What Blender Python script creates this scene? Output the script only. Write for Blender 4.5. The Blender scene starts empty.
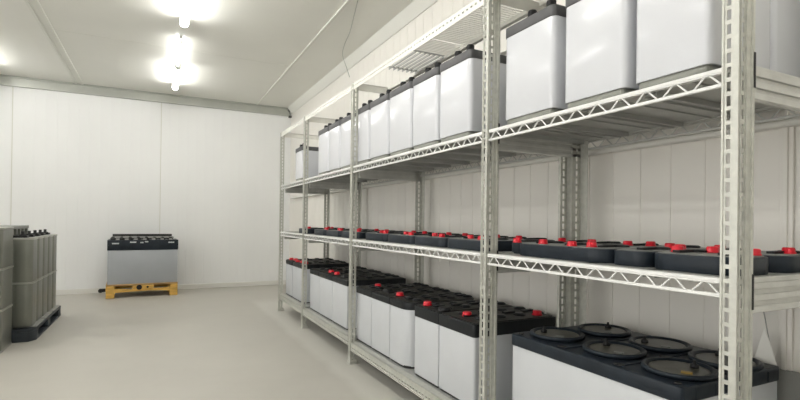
import bpy, bmesh, math, random
from mathutils import Matrix, Vector
random.seed(7)
COL = bpy.context.scene.collection
R = math.radians

# ------------------------------------------------------------ materials
def material(name, col, rough=.5, metal=0., var=.0, scale=8., bump=0., bscale=60., coat=0., rvar=0., stretch=None, emit=None, spec=.5):
    m = bpy.data.materials.new(name); m.use_nodes = True
    n = m.node_tree.nodes; l = m.node_tree.links; b = n['Principled BSDF']
    b.inputs['Base Color'].default_value = (*col, 1); b.inputs['Roughness'].default_value = rough
    b.inputs['Metallic'].default_value = metal; b.inputs['Coat Weight'].default_value = coat
    b.inputs['Specular IOR Level'].default_value = spec
    tc = n.new('ShaderNodeTexCoord'); mp = n.new('ShaderNodeMapping'); l.new(tc.outputs['Object'], mp.inputs[0])
    if stretch: mp.inputs['Scale'].default_value = stretch
    no = n.new('ShaderNodeTexNoise'); no.inputs['Scale'].default_value = scale; no.inputs['Detail'].default_value = 5
    l.new(mp.outputs[0], no.inputs[0])
    if var:
        r = n.new('ShaderNodeMapRange'); l.new(no.outputs['Fac'], r.inputs[0])
        r.inputs[1].default_value = .3; r.inputs[2].default_value = .7
        r.inputs[3].default_value = 1 - var; r.inputs[4].default_value = 1 + var
        mx = n.new('ShaderNodeVectorMath'); mx.operation = 'SCALE'; mx.inputs[0].default_value = col
        l.new(r.outputs[0], mx.inputs['Scale']); l.new(mx.outputs[0], b.inputs['Base Color'])
    if rvar:
        r = n.new('ShaderNodeMapRange'); l.new(no.outputs['Fac'], r.inputs[0])
        r.inputs[1].default_value = .3; r.inputs[2].default_value = .7
        r.inputs[3].default_value = rough - rvar; r.inputs[4].default_value = rough + rvar
        l.new(r.outputs[0], b.inputs['Roughness'])
    if bump:
        n2 = n.new('ShaderNodeTexNoise'); n2.inputs['Scale'].default_value = bscale; n2.inputs['Detail'].default_value = 4
        l.new(mp.outputs[0], n2.inputs[0])
        bp = n.new('ShaderNodeBump'); bp.inputs['Strength'].default_value = bump; bp.inputs['Distance'].default_value = .004
        l.new(n2.outputs['Fac'], bp.inputs['Height']); l.new(bp.outputs[0], b.inputs['Normal'])
    if emit:
        b.inputs['Emission Color'].default_value = (*emit[0], 1); b.inputs['Emission Strength'].default_value = emit[1]
    return m

M = dict(
    post=material('galvanised_post', (.54, .54, .49), .40, .35, .11, 45, .15, 90, rvar=.08),
    beam=material('galvanised_beam', (.56, .56, .53), .4, .3, .08, 18, .1, 70),
    white_metal=material('white_girder', (.82, .82, .80), .38, .05, .05, 15),
    cream_metal=material('cream_top_metal', (.80, .79, .73), .45, .0, .05, 15),
    deck=material('grey_deck_steel', (.42, .425, .405), .40, .35, .10, 10, .1, 60),
    shell=material('white_plastic_shell', (.65, .66, .69), .25, 0, .02, 5, .10, 9, coat=.15),
    shell2=material('grey_plastic_shell', (.56, .575, .595), .40, 0, .03, 5, .05, 18),
    shell3=material('steel_grey_shell', (.22, .225, .195), .33, .5, .06, 6, .06, 20),
    rimgrey=material('rim_grey', (.40, .40, .36), .3, .4, .06, 6),  # lightened so the highlight along the joints sits in the colour
    shell4=material('blue_grey_shell', (.40, .42, .445), .4, 0, .03, 5, .05, 18),
    skirt=material('olive_grey_skirt', (.22, .225, .195), .45, .1, .08, 12),
    lid=material('black_lid_plastic', (.016, .018, .020), .42, 0, .25, 25, .25, 45, rvar=.08, spec=0.22),
    lidg=material('charcoal_lid_plastic', (.085, .085, .087), .5, 0, .1, 20),
    lidtop=material('dusty_lid_top', (.030, .030, .027), .5, 0, .5, 22, .4, 50, spec=0.25),
    slab=material('blue_black_slab', (.016, .022, .030), .38, 0, .22, 14, .15, 40, rvar=.06, spec=0.25),
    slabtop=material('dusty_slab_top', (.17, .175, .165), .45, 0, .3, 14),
    black=material('black_rubber', (.015, .015, .016), .45, spec=0.3),
    red=material('red_plastic_cap', (.66, .006, .022), .34, 0, .06, 30),
    cable=material('dark_cable', (.03, .028, .025), .5),
    disc=material('dusty_disc_face', (.060, .060, .046), .30, 0, .4, 16, .2, 30, spec=0.35),
    floor=None,
    wall=material('white_wall_panel', (.885, .89, .88), .35, 0, .012, 2),
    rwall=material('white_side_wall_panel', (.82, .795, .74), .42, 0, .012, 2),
    ceil=material('ceiling_panel', (.78, .777, .72), .5, 0, .02, 1.5),
    ceiltrim=material('ceiling_joint_strip', (.72, .72, .66), .45, 0, .02, 3),
    cove=material('white_coving', (.76, .76, .71), .4),
    trim=material('grey_metal_trim', (.46, .47, .43), .35, .4, .05, 5),
    grime=material('dark_cap', (.1, .1, .09), .6),
    base=material('white_skirting', (.80, .79, .74), .35),
    plinth=material('grey_wall_plinth', (.30, .30, .28), .6, 0, .08, 8),
    wood=material('ochre_pallet_wood', (.66, .40, .09), .55, 0, .25, 9, .3, 50, stretch=(1, 8, 8)),
    tan=material('tan_pallet_board', (.42, .26, .10), .6, 0, .3, 9, .3, 50, stretch=(1, 8, 8)),
    dpal=material('black_plastic_pallet', (.035, .042, .05), .45, 0, .3, 9, .2, 30, spec=0.3),
    board=material('grey_board', (.34, .34, .32), .6, 0, .1, 9),
    light=material('lamp_diffuser', (.9, .9, .9), .4, emit=((1., .99, .965), 25.)),
    lamp_body=material('lamp_housing', (.8, .8, .78), .4),
    sticker=material('pale_sticker', (.55, .57, .56), .5, 0, .5, 120),
    brass=material('brass_contact', (.45, .30, .08), .4, .5),
)
def floor_material():
    m = bpy.data.materials.new('epoxy_floor'); m.use_nodes = True
    n = m.node_tree.nodes; l = m.node_tree.links; b = n['Principled BSDF']
    tc = n.new('ShaderNodeTexCoord')
    no = n.new('ShaderNodeTexNoise'); no.inputs['Scale'].default_value = 1.6; no.inputs['Detail'].default_value = 7; no.inputs['Roughness'].default_value = .6
    l.new(tc.outputs['Object'], no.inputs[0])
    cr = n.new('ShaderNodeValToRGB'); l.new(no.outputs['Fac'], cr.inputs[0])
    cr.color_ramp.elements[0].position = .3; cr.color_ramp.elements[0].color = (.455, .435, .39, 1)
    cr.color_ramp.elements[1].position = .72; cr.color_ramp.elements[1].color = (.52, .50, .45, 1)
    # paler strip of floor beside the rack
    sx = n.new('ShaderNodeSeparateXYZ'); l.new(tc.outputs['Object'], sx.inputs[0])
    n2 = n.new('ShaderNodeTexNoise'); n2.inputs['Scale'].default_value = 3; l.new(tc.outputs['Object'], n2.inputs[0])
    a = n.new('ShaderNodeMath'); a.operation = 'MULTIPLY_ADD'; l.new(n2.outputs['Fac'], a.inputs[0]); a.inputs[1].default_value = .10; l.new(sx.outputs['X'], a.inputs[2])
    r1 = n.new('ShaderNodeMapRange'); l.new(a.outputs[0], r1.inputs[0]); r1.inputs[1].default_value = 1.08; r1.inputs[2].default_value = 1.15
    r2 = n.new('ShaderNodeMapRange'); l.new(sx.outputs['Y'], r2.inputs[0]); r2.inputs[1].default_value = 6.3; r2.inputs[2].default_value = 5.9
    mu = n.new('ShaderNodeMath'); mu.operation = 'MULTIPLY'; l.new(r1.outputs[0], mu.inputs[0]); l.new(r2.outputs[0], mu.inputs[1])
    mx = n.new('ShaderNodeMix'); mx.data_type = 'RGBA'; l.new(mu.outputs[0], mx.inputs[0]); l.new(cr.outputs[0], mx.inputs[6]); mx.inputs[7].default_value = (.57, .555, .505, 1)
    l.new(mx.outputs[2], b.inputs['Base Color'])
    r = n.new('ShaderNodeMapRange'); l.new(no.outputs['Fac'], r.inputs[0]); r.inputs[3].default_value = .34; r.inputs[4].default_value = .55
    l.new(r.outputs[0], b.inputs['Roughness'])
    n3 = n.new('ShaderNodeTexNoise'); n3.inputs['Scale'].default_value = 60; l.new(tc.outputs['Object'], n3.inputs[0])
    bp = n.new('ShaderNodeBump'); bp.inputs['Strength'].default_value = .08; bp.inputs['Distance'].default_value = .003; l.new(n3.outputs['Fac'], bp.inputs['Height']); l.new(bp.outputs[0], b.inputs['Normal'])
    return m
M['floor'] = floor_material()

# ------------------------------------------------------------ mesh helpers
class MB:
    def __init__(s): s.b = bmesh.new()
    def box(s, x0, x1, y0, y1, z0, z1):
        v = [s.b.verts.new((x, y, z)) for z in (z0, z1) for x, y in ((x0, y0), (x1, y0), (x1, y1), (x0, y1))]
        for f in ((3, 2, 1, 0), (4, 5, 6, 7), (0, 1, 5, 4), (1, 2, 6, 5), (2, 3, 7, 6), (3, 0, 4, 7)):
            s.b.faces.new([v[i] for i in f])
        return s
    def prism(s, poly, z0, z1, top_inset=0):
        n = len(poly); cx = sum(p[0] for p in poly) / n; cy = sum(p[1] for p in poly) / n
        lo = [s.b.verts.new((x, y, z0)) for x, y in poly]; hi = [s.b.verts.new((x, y, z1)) for x, y in poly]
        s.b.faces.new(lo[::-1]); s.b.faces.new(hi)
        for i in range(n):
            j = (i + 1) % n; f = s.b.faces.new((lo[i], lo[j], hi[j], hi[i])); f.smooth = True
        return s
    def rrect(s, x0, x1, y0, y1, r, z0, z1, seg=5):
        return s.prism(rr(x0, x1, y0, y1, r, seg), z0, z1)
    def cyl(s, c, r, h, seg=16, r2=None, axis='Z'):
        r2 = r if r2 is None else r2
        lo = []; hi = []
        for i in range(seg):
            a = 2 * math.pi * i / seg; u, w = math.cos(a), math.sin(a)
            def P(rad, d):
                if axis == 'Z': return (c[0] + u * rad, c[1] + w * rad, c[2] + d)
                if axis == 'X': return (c[0] + d, c[1] + u * rad, c[2] + w * rad)
                return (c[0] + w * rad, c[1] + d, c[2] + u * rad)
            lo.append(s.b.verts.new(P(r, 0))); hi.append(s.b.verts.new(P(r2, h)))
        s.b.faces.new(lo[::-1]); s.b.faces.new(hi)
        for i in range(seg):
            j = (i + 1) % seg; f = s.b.faces.new((lo[i], lo[j], hi[j], hi[i])); f.smooth = True
        return s
    def lathe(s, c, prof, seg=24):
        rings = []
        for r, z in prof:
            rings.append([s.b.verts.new((c[0] + r * math.cos(2 * math.pi * i / seg), c[1] + r * math.sin(2 * math.pi * i / seg), c[2] + z)) for i in range(seg)])
        s.b.faces.new(rings[0][::-1]); s.b.faces.new(rings[-1])
        for a, b in zip(rings, rings[1:]):
            for i in range(seg):
                j = (i + 1) % seg; f = s.b.faces.new((a[i], a[j], b[j], b[i])); f.smooth = True
        return s
    def bar(s, p, q, w, up=(0, 0, 1), w2=None):
        p, q = Vector(p), Vector(q); d = (q - p).normalized(); u = Vector(up)
        a = d.cross(u).normalized(); b_ = a.cross(d).normalized(); w2 = w2 or w
        vs = []
        for o in (p, q):
            for i, j in ((-1, -1), (1, -1), (1, 1), (-1, 1)): vs.append(s.b.verts.new(o + a * i * w / 2 + b_ * j * w2 / 2))
        for f in ((3, 2, 1, 0), (4, 5, 6, 7), (0, 1, 5, 4), (1, 2, 6, 5), (2, 3, 7, 6), (3, 0, 4, 7)): s.b.faces.new([vs[i] for i in f])
        return s
    def tube(s, pts, r, seg=8):
        pts = [Vector(p) for p in pts]; rings = []
        for k, p in enumerate(pts):
            d = (pts[min(k + 1, len(pts) - 1)] - pts[max(k - 1, 0)]).normalized()
            a = d.cross(Vector((.31, .2, .93))).normalized(); b_ = d.cross(a)
            rings.append([s.b.verts.new(p + (a * math.cos(2 * math.pi * i / seg) + b_ * math.sin(2 * math.pi * i / seg)) * r) for i in range(seg)])
        s.b.faces.new(rings[0]); s.b.faces.new(rings[-1][::-1])
        for u, v in zip(rings, rings[1:]):
            for i in range(seg):
                j = (i + 1) % seg; f = s.b.faces.new((u[i], v[i], v[j], u[j])); f.smooth = True
        return s
    def build(s, name, mat, parent=None, bevel=0, mats=None, seg=2):
        bmesh.ops.recalc_face_normals(s.b, faces=s.b.faces[:])
        if parent is not None:
            o = Vector(parent['_o']) if '_o' in parent else Vector((0, 0, 0))
            rz = parent.get('_rz', 0.)
            bmesh.ops.translate(s.b, verts=s.b.verts[:], vec=-o)
        me = bpy.data.meshes.new(name); s.b.to_mesh(me); s.b.free()
        me.materials.append(M[mat] if isinstance(mat, str) else mat)
        ob = bpy.data.objects.new(name, me); COL.objects.link(ob)
        if parent is not None:
            ob.parent = parent; ob['_o'] = tuple(o)
        if bevel:
            b = ob.modifiers.new('bevel', 'BEVEL'); b.width = bevel; b.segments = seg; b.limit_method = 'ANGLE'; b.angle_limit = R(40)
        return ob
def rr(x0, x1, y0, y1, r, seg=5):
    P = []
    rn, rf = r if isinstance(r, tuple) else (r, r)          # near-end and far-end corner radii
    for cx, cy, a0, r in ((x1 - rf, y1 - rf, 0, rf), (x0 + rf, y1 - rf, 90, rf), (x0 + rn, y0 + rn, 180, rn), (x1 - rn, y0 + rn, 270, rn)):
        for k in range(seg + 1):
            a = R(a0 + 90 * k / seg); P.append((cx + r * math.cos(a), cy + r * math.sin(a)))
    return P
def thing(name, loc, label, cat, group=None):
    o = bpy.data.objects.new(name, None); COL.objects.link(o); o.location = loc; o.empty_display_size = .1
    o['_o'] = tuple(loc); o['label'] = label; o['category'] = cat
    if group: o['group'] = group
    return o
def tag(o, label, cat, group=None):
    o['label'] = label; o['category'] = cat
    if group: o['group'] = group
def struct(name, mb, mat, **k):
    o = mb.build(name, mat, **k); o['kind'] = 'structure'; return o

# ------------------------------------------------------------ room
XR, XL, YB, YF, H = 1.86, -3.6, 7.557, -2.6, 2.74
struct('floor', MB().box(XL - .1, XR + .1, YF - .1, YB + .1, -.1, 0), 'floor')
struct('ceiling', MB().box(XL - .1, XR + .1, YF - .1, YB + .1, H, H + .1), 'ceil')
def ribbed(a0, a1, pitch, gw, gd, z0, z1, axis, at, out, phase=0):
    """a sheet wall with real vertical grooves; axis = direction it runs along, out = +-1 room side"""
    m = MB(); pts = [(a0, 0)]
    k = math.ceil((a0 - phase) / pitch)
    while phase + k * pitch < a1 - gw:
        c = phase + k * pitch
        if c > a0 + gw: pts += [(c - gw / 2, 0), (c - gw / 4, gd), (c + gw / 4, gd), (c + gw / 2, 0)]
        k += 1
    pts += [(a1, 0), (a1, .1), (a0, .1)]
    poly = []
    for t, d in pts:
        poly.append((at - out * d, t) if axis == 'Y' else (t, at - out * d))
    lo = [m.b.verts.new((x, y, z0)) for x, y in poly]; hi = [m.b.verts.new((x, y, z1)) for x, y in poly]
    for i in range(len(poly)):
        j = (i + 1) % len(poly); m.b.faces.new((lo[i], lo[j], hi[j], hi[i]))
    return m
struct('wall_right', ribbed(YF, YB, .138, .0055, .0028, 0, H, 'Y', XR, -1, .02), 'rwall')
struct('wall_back', ribbed(XL, XR, .118, .005, .0018, 0, H, 'X', YB, -1, .02), 'wall')
DY0, DY1, DZ = -1.4, 4.2, 2.5  # unseen left-wall doorway, added to let fill light reach the shelves
struct('wall_left', ribbed(DY1, YB, .138, .006, .003, 0, H, 'Y', XL, 1), 'wall')
struct('wall_left_near', ribbed(YF, DY0, .138, .006, .003, 0, H, 'Y', XL, 1), 'wall')
struct('wall_left_lintel', MB().box(XL - .1, XL, DY0, DY1, DZ, H), 'wall')
struct('wall_front', ribbed(XL, XR, .138, .006, .003, 0, H, 'X', YF, 1), 'wall')
# joints between back wall panels, corner trims, skirtings
for i, x in enumerate((-1.62, .04)):
    struct('trim_%d' % (i + 1), MB().box(x - .005, x + .005, YB - .004, YB + .001, .06, 2.62), 'ceiltrim')
struct('trim_3', MB().box(XL, XR - .02, YB - .035, YB, 2.62, H).box(XL, XR - .02, YB - .07, YB, 2.725, H), 'trim', bevel=.004)
struct('trim_4', MB().box(XR - .05, XR - .001, YB - .075, YB - .001, 2.69, 2.735).box(XR - .04, XR - .001, YB - .05, YB - .001, 2.60, 2.625), 'grime')
m = MB()
v = [(XR - .075, H), (XR, H), (XR, H - .085), (XR - .010, H - .085)]
lo = [m.b.verts.new((x, YF, z)) for x, z in v]; hi = [m.b.verts.new((x, YB - .08, z)) for x, z in v]
m.b.faces.new(lo); m.b.faces.new(hi[::-1])
for i in range(4): m.b.faces.new((lo[i], hi[i], hi[(i + 1) % 4], lo[(i + 1) % 4]))
struct('trim_5', m, 'ceil')
struct('baseboard_back', MB().box(XL, XR, YB - .02, YB, 0, .065), 'base', bevel=.003)
struct('baseboard_left', MB().box(XL, XL + .02, DY1, YB - .02, 0, .065), 'base')
struct('fill_light_door_1', MB().box(XL - .12, XL + .02, DY0 - .06, DY0, 0, DZ).box(XL - .12, XL + .02, DY1, DY1 + .06, 0, DZ).box(XL - .12, XL + .02, DY0 - .06, DY1 + .06, DZ, DZ + .06), 'base')  # frame of the doorway added for fill light
struct('trim_6', MB().box(XR - .022, XR, YF, 1.6, 0, .53), 'plinth', bevel=.003)
struct('trim_7', MB().box(XR - .012, XR, .835, .875, .53, H - .085).box(XR - .02, XR, .848, .862, .53, H - .085), 'rwall', bevel=.002)
# ceiling joint strips
struct('trim_8', MB().box(-.97, -.945, YF, YB - .07, H - .012, H).box(-.945, -.90, YF, YB - .07, H - .005, H).box(-.90, -.875, YF, YB - .07, H - .012, H), 'ceiltrim')
struct('trim_9', MB().box(1.318, 1.342, YF, YB - .07, H - .012, H), 'ceiltrim')
struct('trim_10', MB().box(-.87, 1.317, 5.45, 5.456, H - .002, H).box(-.87, 1.317, 3.3, 3.306, H - .002, H), 'ceiltrim')
# wall rail behind the rack
rail = MB()
rail.rrect(XR - .045, XR, .2, 7.3, .012, 1.325, 1.352)
o = rail.build('trim_11', 'base'); o['kind'] = 'structure'

# ------------------------------------------------------------ ceiling lamps
def lamp(x, y0, y1, label, w=.034):
    t = thing('ceiling_lamp', (x, (y0 + y1) / 2, H), label, 'lamp', 'ceiling lamps')
    hw = .03 if w > .02 else .010
    MB().box(x - hw, x + hw, y0, y1, H - .03, H).build('lamp_housing', 'lamp_body', t, bevel=.005)
    c = MB(); c.cyl((x, y0 + .02, H - .058), w, y1 - y0 - .04, 16, axis='Y'); c.build('tube', 'light', t)
    for yy in (y0, y1 - .02):
        e = MB(); e.cyl((x, yy, H - .058), w + .002, .02, 16, axis='Y'); e.build('end_cap', 'trim' if yy == y0 and y0 > 5.5 else 'lamp_body', t)
lamp(.19, 5.90, 6.86, 'lit tube lamp on the ceiling nearest the back wall')
lamp(.185, 5.05, 5.86, 'slim lit tube lamp meeting the lamp nearest the back wall', .009)
lamp(.19, 3.35, 4.58, 'lit tube lamp on the ceiling cut by the top edge of the photo')
for y in (1.2, -1.2):
    lamp(.19, y, y + 1.2, 'added lit ceiling tube lamp out of frame nearer the camera')  # unseen lamps added to brighten the shelves
for y in (6.0, 3.35, 1.2, -1.2):
    lamp(-1.75, y, y + 1.0, 'lit ceiling tube lamp out of frame in the partly added left row')  # farthest follows the glow on the ceiling, nearer ones are added fill

# hanging cable on the ceiling
c = MB(); pts = []
K = [(1.853, 4.95, 2.56), (1.80, 4.92, 2.66), (1.70, 4.76, 2.722), (1.62, 4.48, 2.728), (1.56, 4.18, 2.730), (1.47, 3.85, 2.731), (1.38, 3.52, 2.733)]
for k in range(len(K) - 1):
    p0, p1, p2, p3 = [Vector(K[min(max(k + q, 0), len(K) - 1)]) for q in (-1, 0, 1, 2)]
    for j in range(6):
        t = j / 6
        pts.append(.5 * ((2 * p1) + (p2 - p0) * t + (2 * p0 - 5 * p1 + 4 * p2 - p3) * t * t + (3 * p1 - p0 - 3 * p2 + p3) * t ** 3))
tag(c.tube(pts, .004).build('loose_cable', 'trim'), 'thin loose cable drooping from the ceiling above the rack', 'cable')

# ------------------------------------------------------------ rack
PY = [5.417, 4.4575, 3.218, 1.668, .70]        # far edge of each front post
XF, XB, HT = 1.22, 1.775, 1.97
ZLOW = [.190, .183, .158, .158]
rack = thing('shelving_rack', (1.5, 3.0, 0), 'long galvanised steel shelving rack with slotted posts along the right wall', 'rack')
def ladder_Y(m, x0, x1, y0, y1, s0, s1, z1, pitch=.0345, slot=.0245, z0=0.):
    """plate spanning y0..y1 (thickness x0..x1) with a slot column s0..s1"""
    m.box(x0, x1, y0, s0, z0, z1); m.box(x0, x1, s1, y1, z0, z1)
    z = z0
    while z < z1:
        m.box(x0, x1, s0, s1, z, min(z + pitch - slot, z1)); z += pitch
def ladder_X(m, y0, y1, x0, x1, s0, s1, z1, pitch=.0345, slot=.0245, z0=0.):
    m.box(x0, s0, y0, y1, z0, z1); m.box(s1, x1, y0, y1, z0, z1)
    z = z0
    while z < z1:
        m.box(s0, s1, y0, y1, z, min(z + pitch - slot, z1)); z += pitch
T = .0022
for i, yf in enumerate(PY):
    yc = yf - .037
    m = MB()
    ladder_Y(m, XF, XF + T, yc, yf, yf - .020, yf - .0105, HT)
    m.box(XF - .003, XF + .002, yc - .002, yc + .012, .0, HT)      # raised corner ridge
    fw = .046 if i > 2 else .036
    ladder_X(m, yc, yc + T, XF + .002, XF + fw, XF + .013, XF + .022, HT)
    m.box(XF - .0025, XF + .0005, yf - .005, yf, 0, HT)
    m.box(XF + .004, XF + .009, yc - .003, yc, 0, HT); m.box(XF + .027, XF + fw, yc - .004, yc, 0, HT)
    if i > 2:
        m.box(XF + .046, XF + .053, yc - .008, yc - .006, 0, HT); m.box(XF + .044, XF + .046, yc - .008, yc - .004, 0, HT)
    p = m.build('post', 'post', rack)
    ft = MB()
    ft.box(XF - .012, XF + .06, yc - .014, yf + .006, 0, .006).box(XF - .004, XF + .05, yc - .005, yf + .002, .006, .03)
    ft.build('foot', 'post', p, bevel=.002)
    # connector slots by the shelves
    for z in ((.80, 1.33) if i > 2 else ()): MB().box(XF + .048, XF + .055, yc - .0095, yc - .0082, z, z + .085).build('connector_slot', 'black', p)
    # rear post
    m = MB()
    yr = yf - .045
    q = XB - .03 if i == 3 else XB
    ladder_X(m, yr, yr + T, q - .055, q, q - .032, q - .020, HT)
    m.box(q - T, q, yr - .040, yr, 0, HT)
    if i > 2:
        ladder_X(m, yr + .03, yr + .03 + T, q - .105, q - .055, q - .082, q - .070, HT)
        m.box(q - .057, q - .055, yr + T, yr + .03, 0, HT)
        m.box(q - .107, q - .105, yr + .018, yr + .032, 0, HT)
    p = m.build('post', 'post', rack)
    ft = MB(); ft.box(XB - .11, XB + .005, yr - .045, yr + .04, 0, .006); ft.build('foot', 'post', p)
    # end channels across the rack
    y = yr + .008
    for zt in (.875, 1.388):
        g = MB()
        g.box(XF + .05, XB - .01, y - .002, y + .010, zt - .085, zt)
        for q in (.012, .040, .068): g.box(XF + .05, XB - .01, y - .008, y - .002, zt - q - .016, zt - q)
        g.build('end_channel', 'beam', rack, bevel=.002)
    g = MB(); g.box(XF + .05, XB - .01, y, y + .025, .095, .150); g.build('end_channel', 'beam', rack, bevel=.002)
    g = MB(); g.box(XF + .03, XB - .01, y, y + .004, HT - .05, HT).box(XF + .03, XB - .01, y, y + .03, HT - .004, HT); g.build('top_crossbar', 'cream_metal', rack)

def girder(x, y0, y1, zb, zt, pitch, mat='white_metal'):
    m = MB(); s = 1 if x < 1.5 else -1
    m.box(x, x + s * .030, y0, y1, zt - .010, zt)                     # top chord
    m.box(x, x + s * .003, y0, y1, zt - .014, zt - .0102)
    m.box(x, x + s * .010, y0, y1, zb, zb + .009)                     # bottom chord
    n = max(2, round((y1 - y0) / pitch)); st = (y1 - y0) / n
    for k in range(n):
        a = y0 + k * st
        m.bar((x + s * .004, a + .08 * st, zb + .006), (x + s * .004, a + .46 * st, zt - .010), .0045, (1, 0, 0))
        m.bar((x + s * .004, a + .54 * st, zt - .010), (x + s * .004, a + .92 * st, zb + .006), .0045, (1, 0, 0))
    return m.build('shelf_girder', mat, rack, bevel=.0012, seg=1)
for i in range(4):
    y1 = PY[i] - .038; y0 = PY[i + 1] - .002
    for zb, zt in ((1.338, 1.385), (.825, .872)):
        girder(XF + .004, y0, y1, zb, zt, .082)
        girder(XB - .008, y0, y1, zb, zt, .082, 'beam')
        n = round((y1 - y0) / .225); st = (y1 - y0) / n
        for k in range(n):
            a = y0 + k * st
            d = MB(); d.box(XF + .0345, XB - .039, a + .001, a + st - .030, zt - .005, zt - .0005)
            d.box(XF + .036, XB - .040, a + .003, a + .006, zt - .022, zt - .004)
            d.box(XF + .036, XB - .040, a + st - .033, a + st - .030, zt - .022, zt - .004)
            d.box(XF + .036, XB - .040, a + st * .42, a + st * .42 + .004, zt - .010, zt - .004)
            d.box(XF + .0345, XB - .040, a + st - .032, a + st + .001, zt - .016, zt - .013)
            d.build('deck_panel', 'deck', rack)
    # bottom shelf: perforated front angle, rear angle, deck
    m = MB()
    zz1 = ZLOW[i]; zz0 = zz1 - .058
    m.box(XF + .004, XF + .006, y0, y1, zz0, zz0 + .014); m.box(XF + .004, XF + .006, y0, y1, zz0 + .022, zz1)
    n = int((y1 - y0) / .033)
    for k in range(n + 1):
        a = y0 + k * .033; m.box(XF + .004, XF + .006, a, min(a + .02, y1), zz0 + .014, zz0 + .022)
    m.box(XF + .0, XF + .006, y0, y1, zz1 - .008, zz1); m.box(XF + .0, XF + .045, y0, y1, zz1 - .002, zz1); m.box(XF - .002, XF + .006, y0, y1, zz0 - .002, zz0 + .004)
    m.build('bottom_beam', 'post', rack, bevel=.001, seg=1)
    m = MB(); m.box(XB - .006, XB - .003, y0, y1, zz0, zz1).box(XB - .04, XB - .006, y0, y1, zz1 - .002, zz1); m.build('bottom_beam', 'post', rack)
    n = round((y1 - y0) / .3); st = (y1 - y0) / n
    for k in range(n):
        a = y0 + k * st
        d = MB(); d.box(XF + .046, XB - .041, a + .002, a + st - .004, zz1 - .004, zz1); d.box(XF + .046, XB - .041, a + .002, a + .005, zz1 - .03, zz1 - .004); d.build('deck_panel', 'deck', rack)
    # top perforated angle beams
    for x, s in ((XF, 1), (XB, -1)):
        m = MB(); n = int((y1 - y0) / .033)
        m.box(x, x + s * T, y0, y1, HT - .05, HT - .029); m.box(x, x + s * T, y0, y1, HT - .021, HT)
        for k in range(n + 1):
            a = y0 + k * .033; m.box(x, x + s * T, a, min(a + .021, y1), HT - .029, HT - .021)
        m.box(x, x + s * .035, y0, y1, HT - .002, HT)
        m.build('top_beam', 'cream_metal', rack)
# top decks (bays 3-4 and 4-5) carried on an inner bar
m = MB(); m.box(1.482, 1.506, 1.70, 3.17, HT - .022, HT - .004); m.build('deck_bar', 'cream_metal', rack)
m = MB(); m.box(1.482, 1.506, .70, 1.62, HT - .022, HT - .004); m.build('deck_bar', 'cream_metal', rack)
def wire_deck(x0, x1, y0, y1, nx, ny, w, name='wire_deck'):
    m = MB(); z = HT + .002
    for k in range(nx):
        x = x0 + (x1 - x0) * k / (nx - 1); m.box(x - w / 2, x + w / 2, y0, y1, z, z + .003)
    for k in range(ny):
        y = y0 + (y1 - y0) * k / (ny - 1); m.box(x0, x1, y - .0015, y + .0015, z - .003, z)
    m.build(name, 'cream_metal', rack)
wire_deck(1.235, 1.50, 2.235, 2.40, 22, 9, .0035)
wire_deck(1.235, 1.50, 1.70, 2.205, 22, 26, .0035)
wire_deck(1.235, 1.50, .70, 1.62, 14, 8, .009)
m = MB()
for k in range(8):
    x = 1.262 + .031 * k
    m.box(x, x + .017, 2.41, 2.76, HT - .004, HT - .001); m.box(x, x + .002, 2.41, 2.76, HT - .016, HT - .004)
for y in (2.42, 2.745): m.box(1.262, 1.50, y - .006, y + .006, HT - .001, HT + .003)
m.build('slatted_deck', 'deck', rack)

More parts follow.
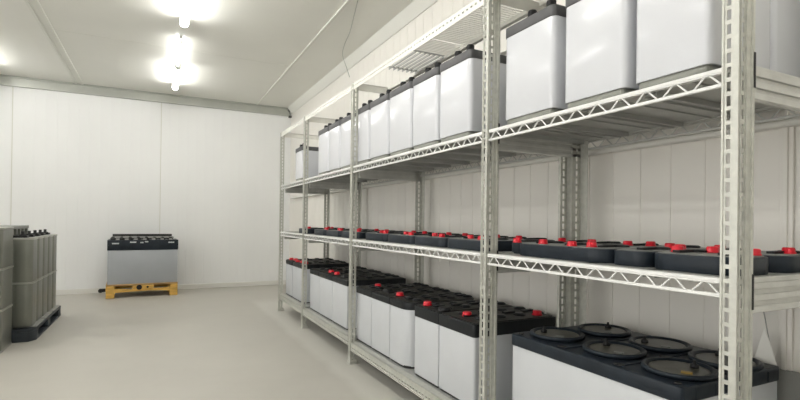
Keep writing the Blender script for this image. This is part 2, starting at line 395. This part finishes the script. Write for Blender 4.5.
# ------------------------------------------------------------ batteries
def cap(t, x, y, z, r=.017, h=.024, mat='red', label=None):
    name = 'terminal_cap'
    m = MB(); m.lathe((x, y, z), [(r * 1.12, 0), (r * 1.12, h * .25), (r, h * .3), (r, h * .8), (r * .82, h)], 14)
    o = m.build(name, mat, t)
    if label: o['label'] = label
    return o
def plug(t, spots, prof=((.030, 0), (.030, .005), (.022, .008), (.022, .010), (.010, .011)), mat='lid', seg=14, name='vent_plug'):
    o0 = None
    for p in spots:
        if o0 is None:
            m = MB(); m.lathe(p, prof, seg); o0 = m.build(name, mat, t); p0 = Vector(p)
        else:
            c = o0.copy(); COL.objects.link(c); c.location = o0.location + (Vector(p) - p0)
def battery(y0, y1, x0, x1, zb, h, label, group, shell='shell', lid='lidg', style='upper', caps=(), lidh=.042, rc=.022, rn=None):
    t = thing('battery', ((x0 + x1) / 2, (y0 + y1) / 2, zb), label, 'battery', group)
    zt = zb + h
    rs = tuple(q * .7 for q in rc) if isinstance(rc, tuple) else rc * .7
    sk = .034 if style == 'upper' else .010
    b = MB(); b.rrect(x0 + .007, x1 - .010, y0 + .012, y1 - .012, rs, zb, zb + sk + .004); b.build('base', 'skirt' if style == 'upper' else 'black', t)
    b = MB(); b.rrect(x0 + .003, x1 - .003, y0 + .002, y1 - .002, rc, zb + sk, zt - lidh + .004, 6); b.build('case', shell, t, bevel=.002)
    b = MB(); b.rrect(x0, x1, y0 + .0005, y1 - .0005, rc, zt - lidh, zt, 6); L = b.build('lid', lid, t, bevel=.004)
    if style == 'upper':
        for q in (.16, .52):
            cap(t, x0 + .032, y0 + (y1 - y0) * q, zt, .018, .032, 'black')
    else:
        m = MB(); w = y1 - y0; rows = max(2, int((x1 - x0) / .12))
        m.rrect(x0 + .014, x1 - .014, y0 + .010, y1 - .010, rs, zt, zt + .004)
        m.build('top_plate', 'lidtop', L)
        plug(t, [(x0 + .10 + (x1 - x0 - .14) * k / max(1, rows - 1), y0 + w * q, zt + .004) for k in range(rows) for q in (.30, .74)])
        for k in range(rows):
            xx = x0 + .10 + (x1 - x0 - .14) * k / max(1, rows - 1)
            m = MB(); m.bar((xx - .045, y0 + w * .52, zt + .007), (xx + .02, y0 + w * .52, zt + .009), .028, (0, 0, 1), .010)
            m.build('cell_connector', 'lid', t, bevel=.002)
    for cx, cy, mt in caps:
        cap(t, cx, cy, zt + (.004 if style != 'upper' else 0), .0225 if mt == 'red' else .032, .022 if mt == 'red' else .018, mt, 'red cap' if mt == 'red' and style != 'upper' else None)
    return t

ZU = 1.3835
UP = 'tall white batteries on the upper shelf'
ups = [(.750, .982, 1.26, 'white battery on the upper shelf at the near end, beside the nearest post'),
       (1.005, 1.262, 1.26, 'white battery on the upper shelf, second from the nearest post'),
       (1.305, 1.585, 1.26, 'white battery with fully visible charcoal lid just right of the wide middle post'),
       (1.822, 2.100, 1.26, 'white battery on the upper shelf just left of the wide middle post'),
       (2.112, 2.388, 1.26, 'white battery on the upper shelf, second left of the wide middle post'),
       (2.398, 2.690, 1.26, 'white battery on the upper shelf, third left of the wide middle post'),
       (2.700, 2.990, 1.26, 'white battery on the upper shelf, fourth left of the wide middle post'),
       (3.000, 3.285, 1.26, 'white battery on the upper shelf partly behind the third post from the back wall'),
       (3.350, 3.605, 1.27, 'white battery on the upper shelf just beyond the third post from the back wall'),
       (3.615, 3.880, 1.27, 'white battery on the upper shelf, second beyond the third post from the back wall'),
       (3.890, 4.180, 1.27, 'white battery on the upper shelf, last of the close row towards the back wall')]
for k, (a, b_, x, lab) in enumerate(ups):
    x1 = 1.555 if k == 0 else 1.74
    battery(a, b_, x, x1, ZU, .408, lab, UP)
battery(.755, .985, 1.562, 1.75, ZU, .408, 'battery at the near end of the upper shelf behind the first, by the wall', UP)
battery(4.225, 4.355, 1.34, 1.68, ZU, .345, 'short white battery on the upper shelf half hidden by the second post from the back', UP)
battery(4.66, 4.93, 1.26, 1.60, ZU, .345, 'short white battery alone in the last upper bay by the back wall', UP)

LOW = 'grey batteries with black lids on the bottom shelf'
ZL = .1585; HL = .378
lows = [
 # near, far, deck height, total height, lid height, corner radii
 (1.790, 2.096, .158, .382, .060, (.014, .004), 'grey battery just left of the wide middle post on the bottom shelf', [(1.356, 1.96, 'red'), (1.70, 1.85, 'red')]),
 (2.100, 2.365, .158, .382, .060, (.004, .020), 'grey battery left neighbour of the pair at the wide middle post, bottom shelf', [(1.331, 2.302, 'red'), (1.335, 2.135, 'black')]),
 (2.430, 2.672, .158, .376, .042, (.085, .004), 'round-cornered grey battery at the near end of three, bottom shelf', []),
 (2.676, 2.953, .158, .376, .042, .004, 'grey battery in the middle of three on the bottom shelf', [(1.362, 2.70, 'red'), (1.365, 2.885, 'black')]),
 (2.957, 3.225, .158, .376, .042, .004, 'grey battery at the far end of three beside the third post, bottom shelf', [(1.40, 3.12, 'red')]),
 (3.41, 3.755, .183, .368, .042, .004, 'grey battery just beyond the third post from the back wall, bottom shelf', [(1.34, 3.62, 'black')]),
 (3.758, 4.105, .183, .368, .042, .004, 'grey battery in the middle of the second bay from the back, bottom shelf', [(1.345, 3.83, 'red'), (1.345, 3.98, 'red')]),
 (4.108, 4.395, .183, .368, .042, .004, 'grey battery nearest the second post in the second bay from the back, bottom shelf', [(1.40, 4.2, 'black')]),
 (4.63, 5.04, .190, .375, .042, .004, 'grey battery in the last bottom bay, the nearer of the two', [(1.31, 4.95, 'red'), (1.33, 4.84, 'red'), (1.33, 4.72, 'red')]),
 (5.055, 5.355, .190, .375, .042, (.004, .03), 'grey battery in the last bottom bay, closest to the back wall', [(1.32, 5.25, 'red'), (1.34, 5.15, 'red')]),
]
for y0, y1, zb, hh, lh, rc, lab, cp in lows:
    battery(y0, y1, 1.277, 1.772, zb + .0005, hh, lab, LOW, 'shell2', 'lid', 'low', cp, lh, rc)

# the big battery with six round discs
y0, y1, x0, x1 = .831, 1.545, 1.28, 1.776
t = thing('battery', ((x0 + x1) / 2, (y0 + y1) / 2, ZL), 'large grey battery with six round discs on its black lid, bottom shelf', 'battery')
zt = .557
MB().rrect(x0 + .004, x1 - .004, y0 + .004, y1 - .004, .012, ZL, zt - .042).build('case', 'shell2', t, bevel=.002)
b = MB(); b.rrect(x0, x1, y0, y1, .014, zt - .046, zt, 4); L = b.build('lid', 'slab', t, bevel=.005)
for k in range(5): MB().box(x0 + .06 + .09 * k, x0 + .064 + .09 * k, y0 - .0015, y0 + .002, zt - .04, zt - .008).build('rib', 'slab', L)
DISCS = [(1.408, 1.421), (1.640, 1.396), (1.419, 1.165), (1.640, 1.150), (1.415, .930), (1.640, .925)]
for k, (dx, dy) in enumerate(DISCS):
    m = MB(); m.lathe((dx, dy, zt), [(.093, 0), (.093, .003), (.102, .006), (.102, .015), (.097, .018), (.090, .016), (.087, .0095), (.04, .0095)], 36)
    d = m.build('disc', 'slab', t)
    m = MB(); m.lathe((dx, dy, zt + .0098), [(.082, 0), (.082, .0015), (.076, .002)], 32); m.build('disc_face', 'disc', d)
    m = MB(); a = (2.2, .4, 1.2, 2.4, -.4, .8)[k]
    m.lathe((dx + .05 * math.cos(a), dy + .05 * math.sin(a), zt + .011), [(.013, 0), (.012, .010), (.005, .014), (.004, .024)], 12); m.build('knob', 'black', d)
    m = MB(); m.bar((dx - .035, dy - .03, zt + .0135), (dx - .02, dy - .055, zt + .0135), .016, (0, 0, 1), .004); m.build('contact', 'brass' if k == 4 else 'slabtop', d)
plug(t, [(xx, yy, zt - .001) for yy in (.86, 1.045, 1.06, 1.285, 1.30, 1.51) for xx in (1.305, 1.525)], ((.010, 0), (.010, .006)), 'black', 10, 'screw_cap')
for yy in (1.05, 1.28):
    m = MB(); m.box(1.30, 1.76, yy - .012, yy + .006, zt - .001, zt + .004); m.build('ridge', 'slab', t, bevel=.002)

# ------------------------------------------------------------ flat black batteries with red caps on the middle shelf
ZM = .8705
def slab(y0, y1, x0, x1, label, caps, r=.05, h=.048):
    t = thing('flat_battery', ((x0 + x1) / 2, (y0 + y1) / 2, ZM), label, 'battery', 'flat black batteries on the middle shelf')
    m = MB(); m.rrect(x0, x1, y0, y1, r, ZM, ZM + h, 8); body = m.build('body', 'slab', t, bevel=.004)
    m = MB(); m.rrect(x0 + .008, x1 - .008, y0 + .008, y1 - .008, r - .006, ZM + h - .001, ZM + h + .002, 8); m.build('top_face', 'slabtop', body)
    w = y1 - y0; n = max(1, round(w / .16)); xm = (x0 + x1) / 2
    plug(t, [(xm + .05, y0 + w * (k + .5) / n, ZM + h + .001) for k in range(n)], ((.030, 0), (.030, .006), (.024, .009)))
    for k in range(n):
        yy = y0 + w * (k + .5) / n
        m = MB(); m.bar((xm - .05, yy, ZM + h + .005), (xm + .02, yy, ZM + h + .006), .02, (0, 0, 1), .008); m.build('cell_connector', 'lid', t)
    for cx, cy in caps: cap(t, cx, cy, ZM + h + .001, .0165, .019, 'red', 'red cap')
    return t
xa, xb = 1.292, 1.525
slab(.705, .958, xa, xb - .03, 'flat black battery right beside the nearest post, front row of middle shelf', [(1.375, .910), (1.46, .86), (1.45, .745)], .07)
slab(.962, 1.095, xa + .01, xb, 'narrow flat black battery between two longer ones, second from the nearest post', [(1.50, .985)], .045)
slab(1.099, 1.555, xa, xb, 'long flat black battery with rounded corners just right of the wide middle post', [(1.32, 1.265), (1.345, 1.20), (1.34, 1.43)], .075)
slab(1.562, 1.66, xa + .07, xb, 'short flat black battery tucked against the wide middle post', [(1.335, 1.575)], .03)
slab(.705, .98, 1.515, 1.765, 'flat black battery in the back row of the middle shelf, nearest the rack end', [(1.66, .76), (1.60, .92)], .06)
slab(1.0, 1.32, 1.545, 1.765, 'flat black battery in the back row behind the long rounded one, nearer half', [(1.585, 1.245), (1.64, 1.19), (1.56, 1.06)], .06)
slab(1.34, 1.62, 1.545, 1.765, 'flat black battery in the back row beside the rear middle post', [(1.57, 1.40), (1.57, 1.56)], .06)
ys = [(1.745, 2.085), (2.095, 2.43), (2.44, 2.78), (2.79, 3.15), (3.26, 3.64), (3.65, 4.02), (4.03, 4.38), (4.60, 4.92)]
names = ['first', 'second', 'third', 'fourth', 'first', 'second', 'third', 'only']
for k, (a, b_) in enumerate(ys):
    where = 'left of the wide middle post' if k < 4 else 'in the second bay from the back wall' if k < 7 else 'in the bay by the back wall'
    w = b_ - a
    cp = [(xa + .06, a + w * .3), (xa + .10, a + w * .72)]
    slab(a, b_, xa + .005, xb, '%s flat battery %s, front row' % (names[k], where), cp, .05)
for k, (a, b_) in enumerate([(1.76, 2.2), (2.22, 2.68), (2.70, 3.13), (3.27, 3.8), (3.82, 4.37), (4.62, 5.0)]):
    w = b_ - a
    slab(a, b_, xb + .025, 1.755, '%s black battery of the back row %s' % (['first', 'second', 'third', 'first', 'second', 'only'][k], 'left of the wide middle post' if k < 3 else 'in the second bay from the back wall' if k < 5 else 'by the back wall'), [(xb + .07, a + w * .25), (xb + .09, a + w * .7)], .05)

# leaning white triangle and cord against the wall near the rack end
m = MB()
P = [(1.766, .905, .5572), (1.766, .838, .5572), (1.800, .890, .668)]
vs = [m.b.verts.new(p) for p in P] + [m.b.verts.new((p[0] + .003, p[1], p[2])) for p in P]
m.b.faces.new(vs[:3]); m.b.faces.new(vs[3:][::-1])
for i in range(3): j = (i + 1) % 3; m.b.faces.new((vs[i], vs[j], vs[j + 3], vs[i + 3]))
tag(m.build('triangle', 'base'), 'flat white triangle leaning on the wall behind the large battery', 'triangle')
pts = [(1.80 + .02 * math.sin(k / 20 * 3.1), .912 - .045 * (k / 20) ** 1.8, .82 - .255 * k / 20) for k in range(21)]
tag(MB().tube(pts, .0018, 6).build('cord', 'board'), 'thin grey cord hanging down the wall behind the nearest post', 'cord')

# ------------------------------------------------------------ battery on the ochre pallet by the back wall
ang = R(6)
def rotated(obj, loc, a):
    obj.rotation_euler.z = a
pl = thing('wooden_pallet', (-.155, 7.19, 0), 'ochre wooden pallet on the floor by the back wall', 'pallet')
def PB(*a): return MB().box(*a)
X0, X1, Y0, Y1 = -.56, .25, 6.985, 7.42
for (a, b_) in ((X0, X0 + .095), (X1 - .095, X1)):
    for (c, d) in ((Y0, Y0 + .09), (Y1 - .09, Y1)): PB(a, b_, c, d, 0, .135).build('block', 'wood', pl, bevel=.006)
for c in (Y0, Y1 - .03):
    m = MB(); n = 16
    # stringer with a sagging lower edge
    top = .105; pts = []
    for k in range(n):
        u0, u1 = k / n, (k + 1) / n
        m.box(X0 + .09 + (X1 - X0 - .18) * u0, X0 + .09 + (X1 - X0 - .18) * u1, c + .005, c + .025, .066 + .010 * math.sin(math.pi * u0), .103 + .012 * abs(math.cos(math.pi * u0 * 2)))
    m.build('stringer', 'wood', pl)
    m = MB(); m.box(X0 + .29, X0 + .53, c + .002, c + .028, .10, .150); ob = m.build('block', 'wood', pl, bevel=.004)
    m = MB(); m.cyl((X0 + .365, c - .001, .125), .032, .004, 18, axis='Y'); m.cyl((X0 + .46, c - .001, .125), .014, .004, 12, axis='Y'); m.build('hole', 'black', ob)
for k in range(4):
    a = Y0 + .115 * k; PB(X0, X1, a, a + .09, .150, .172).build('deck_board', 'tan', pl, bevel=.003)
for a in (X0, X1 - .09, (X0 + X1) / 2 - .045): PB(a, a + .09, Y0, Y1, .134, .151).build('bearer', 'wood', pl, bevel=.003)
m = MB(); m.box(X0 - .045, X0 - .001, Y0 + .01, Y0 + .05, .085, .125); m.cyl((X0 - .055, Y0 + .02, .10), .026, .03, 14, axis='Y'); m.build('corner_clip', 'black', pl, bevel=.005)
t = thing('battery', (-.155, 7.2, .172), 'grey battery block with black lid standing on the ochre pallet', 'battery')
x0, x1, y0, y1 = -.545, .245, 6.99, 7.42
MB().rrect(x0, x1, y0, y1, .008, .172, .60).build('case', 'shell4', t, bevel=.002)
L = MB().rrect(x0 - .006, x1 + .006, y0 - .006, y1, .012, .597, .725).build('lid', 'slab', t, bevel=.004)
m = MB()
for a, w, z in ((-.50, .075, .675), (-.305, .07, .690), (-.19, .035, .685), (-.14, .04, .695), (.13, .07, .685)): m.box(a, a + w, y0 - .0085, y0 - .0055, z, z + .016)
o = m.build('sticker', 'sticker', L); o['label'] = 'pale worn sticker marks'
plug(t, [(-.49 + .093 * i, 7.05 + .1 * j, .725) for i in range(8) for j in range(4)], ((.032, 0), (.032, .022), (.022, .028), (.016, .036)), 'lidtop', 12)
for j in range(4): MB().box(-.50, .20, 7.04 + .1 * j, 7.055 + .1 * j, .750, .762).build('connector_bar', 'board', t)
for i in range(7): MB().box(-.46 + .1 * i, -.42 + .1 * i, 7.0, 7.02, .725, .745).build('clip', 'board', t)
for q in ((-.505, 7.40, .725, .2, 7.405, .790),): PB(q[0], q[3] , q[1] - .006, q[4], q[2], q[5]).build('back_strip', 'lidtop', t)
for ob in (pl, t): ob.rotation_euler.z = R(2.5)

# ------------------------------------------------------------ left stacks
dp = thing('plastic_pallet', (-1.05, 5.3, 0), 'low black plastic pallet under the olive-grey batteries at the left', 'pallet')
px0, px1, py0, py1 = -1.32, -.862, 4.80, 5.98
m = MB(); m.prism([(px0, py0), (px1 - .04, py0), (px1, py0 + .06), (px1, py1), (px0, py1)], .078, .100); m.build('deck', 'dpal', dp, bevel=.003)
m = MB(); m.prism([(px0, py0), (px1 - .04, py0), (px1, py0 + .06), (px1, py0 + .13), (px0, py0 + .13)], 0, .078); m.build('skid', 'dpal', dp, bevel=.004)
for a in (5.32, 5.85): MB().box(px0, px1, a, a + .12, 0, .078).build('skid', 'dpal', dp, bevel=.004)
MB().box(px1 - .08, px1, py0 + .13, py1, 0, .018).build('runner', 'dpal', dp)
for k in range(3):
    tag(MB().box(-1.12, -.868, 4.88 + .37 * k, 5.20 + .37 * k, .1005, .112).build('board', 'board', bevel=.002), ['grey board on the black pallet, nearest of three', 'grey board on the black pallet, middle of three', 'grey board on the black pallet, farthest of three'][k], 'board', 'boards on the black pallet')
ordn = ['nearest', 'second', 'third', 'fourth', 'farthest']
def cell(x0, x1, y0, y1, zb, h, label, group, top=False, capy=None):
    t = thing('battery', ((x0 + x1) / 2, (y0 + y1) / 2, zb), label, 'battery', group)
    MB().rrect(x0, x1, y0, y1, .048, zb, zb + h - .014, 8).build('case', 'shell3', t, bevel=.003)
    MB().rrect(x0 - .004, x1 + .006, y0 - .002, y1 + .002, .050, zb + h - .014, zb + h, 8).build('rim', 'rimgrey', t, bevel=.004)
    if top:
        m = MB(); m.box(x0 - .02, x0 + .10, y0 + .06, y0 + .14, zb + h, zb + h + .018); m.lathe((x1 - .085, y0 + .10, zb + h), [(.026, 0), (.026, .025), (.012, .028), (.012, .052)], 12); m.build('terminal', 'black', t)
for j, (zb, h) in enumerate(((.1125, .358), (.4715, .358))):
    for k in range(5):
        a = 4.845 + .222 * k
        cell(-1.045, -.895, a, a + .216, zb, h, '%s olive-grey battery of the %s row on the black pallet' % (ordn[k], ['lower', 'upper'][j]), 'olive-grey batteries on the black pallet', j == 1)
st = 'olive-grey batteries stacked three high at the left edge'
for j in range(3):
    for k in range(1):
        zb = .02 + .301 * j
        cell(-1.30, -1.0, 4.43, 4.78, zb, .299, ['bottom', 'middle', 'top'][j] + ' olive-grey battery of the stack of three at the left edge', st)
tag(MB().box(-1.30, -1.005, 4.44, 4.77, 0, .0195).build('board', 'board'), 'thin grey board under the stack of three at the left edge', 'board')
# slotted crate behind
t = thing('slotted_crate', (-1.28, 5.6, 0), 'tall grey crate with slotted rim behind the olive-grey batteries', 'crate')
cx0, cx1, cy0, cy1 = -1.56, -1.075, 4.95, 5.62
tag_z = .925
m = MB(); m.box(cx0, cx1, cy0, cy1, .101, .80); m.build('body', 'shell3', t, bevel=.006)
m = MB()
m.box(cx0 - .005, cx1 + .005, cy0 - .005, cy1 + .005, .895, .922)
for k in range(6):
    yy = cy0 + (cy1 - cy0 - .04) * k / 5; m.box(cx1 - .02, cx1, yy, yy + .04, .80, .895); m.box(cx0, cx0 + .02, yy, yy + .04, .80, .895)
for k in range(6):
    xx = cx0 + (cx1 - cx0 - .04) * k / 5; m.box(xx, xx + .04, cy0, cy0 + .02, .80, .895); m.box(xx, xx + .04, cy1 - .02, cy1, .80, .895)
m.build('rim', 'shell3', t, bevel=.002)

# ------------------------------------------------------------ camera
f, cyy, yaw, pi_, ro = 484.68, 219.27, .4653, .0048, .0125
cam = bpy.data.cameras.new('camera'); co = bpy.data.objects.new('camera', cam); COL.objects.link(co)
cam.sensor_width = 36; cam.lens = 36 * f / 800; cam.shift_y = (cyy - 200) / 800; cam.clip_start = .05
r = Vector((math.cos(yaw), -math.sin(yaw), 0)); d = Vector((math.sin(yaw), math.cos(yaw), 0)); u = Vector((0, 0, 1))
d2 = d * math.cos(pi_) + u * math.sin(pi_); u2 = -d * math.sin(pi_) + u * math.cos(pi_)
r3 = r * math.cos(ro) + u2 * math.sin(ro); u3 = -r * math.sin(ro) + u2 * math.cos(ro)
co.matrix_world = Matrix(((r3.x, u3.x, -d2.x, 0), (r3.y, u3.y, -d2.y, 0), (r3.z, u3.z, -d2.z, 1.0), (0, 0, 0, 1)))
sc = bpy.context.scene; sc.camera = co
w = bpy.data.worlds.new('world'); sc.world = w; w.use_nodes = True
w.node_tree.nodes['Background'].inputs[0].default_value = (1, .985, .95, 1); w.node_tree.nodes['Background'].inputs[1].default_value = 1.85
sc.view_settings.view_transform = 'Standard'; sc.view_settings.look = 'None'; sc.view_settings.gamma = 1
sc.view_settings.use_curve_mapping = False; sc.view_settings.exposure = 0.38
for ob in bpy.data.objects:
    for k in ('_o', '_rz'):
        if k in ob: del ob[k]
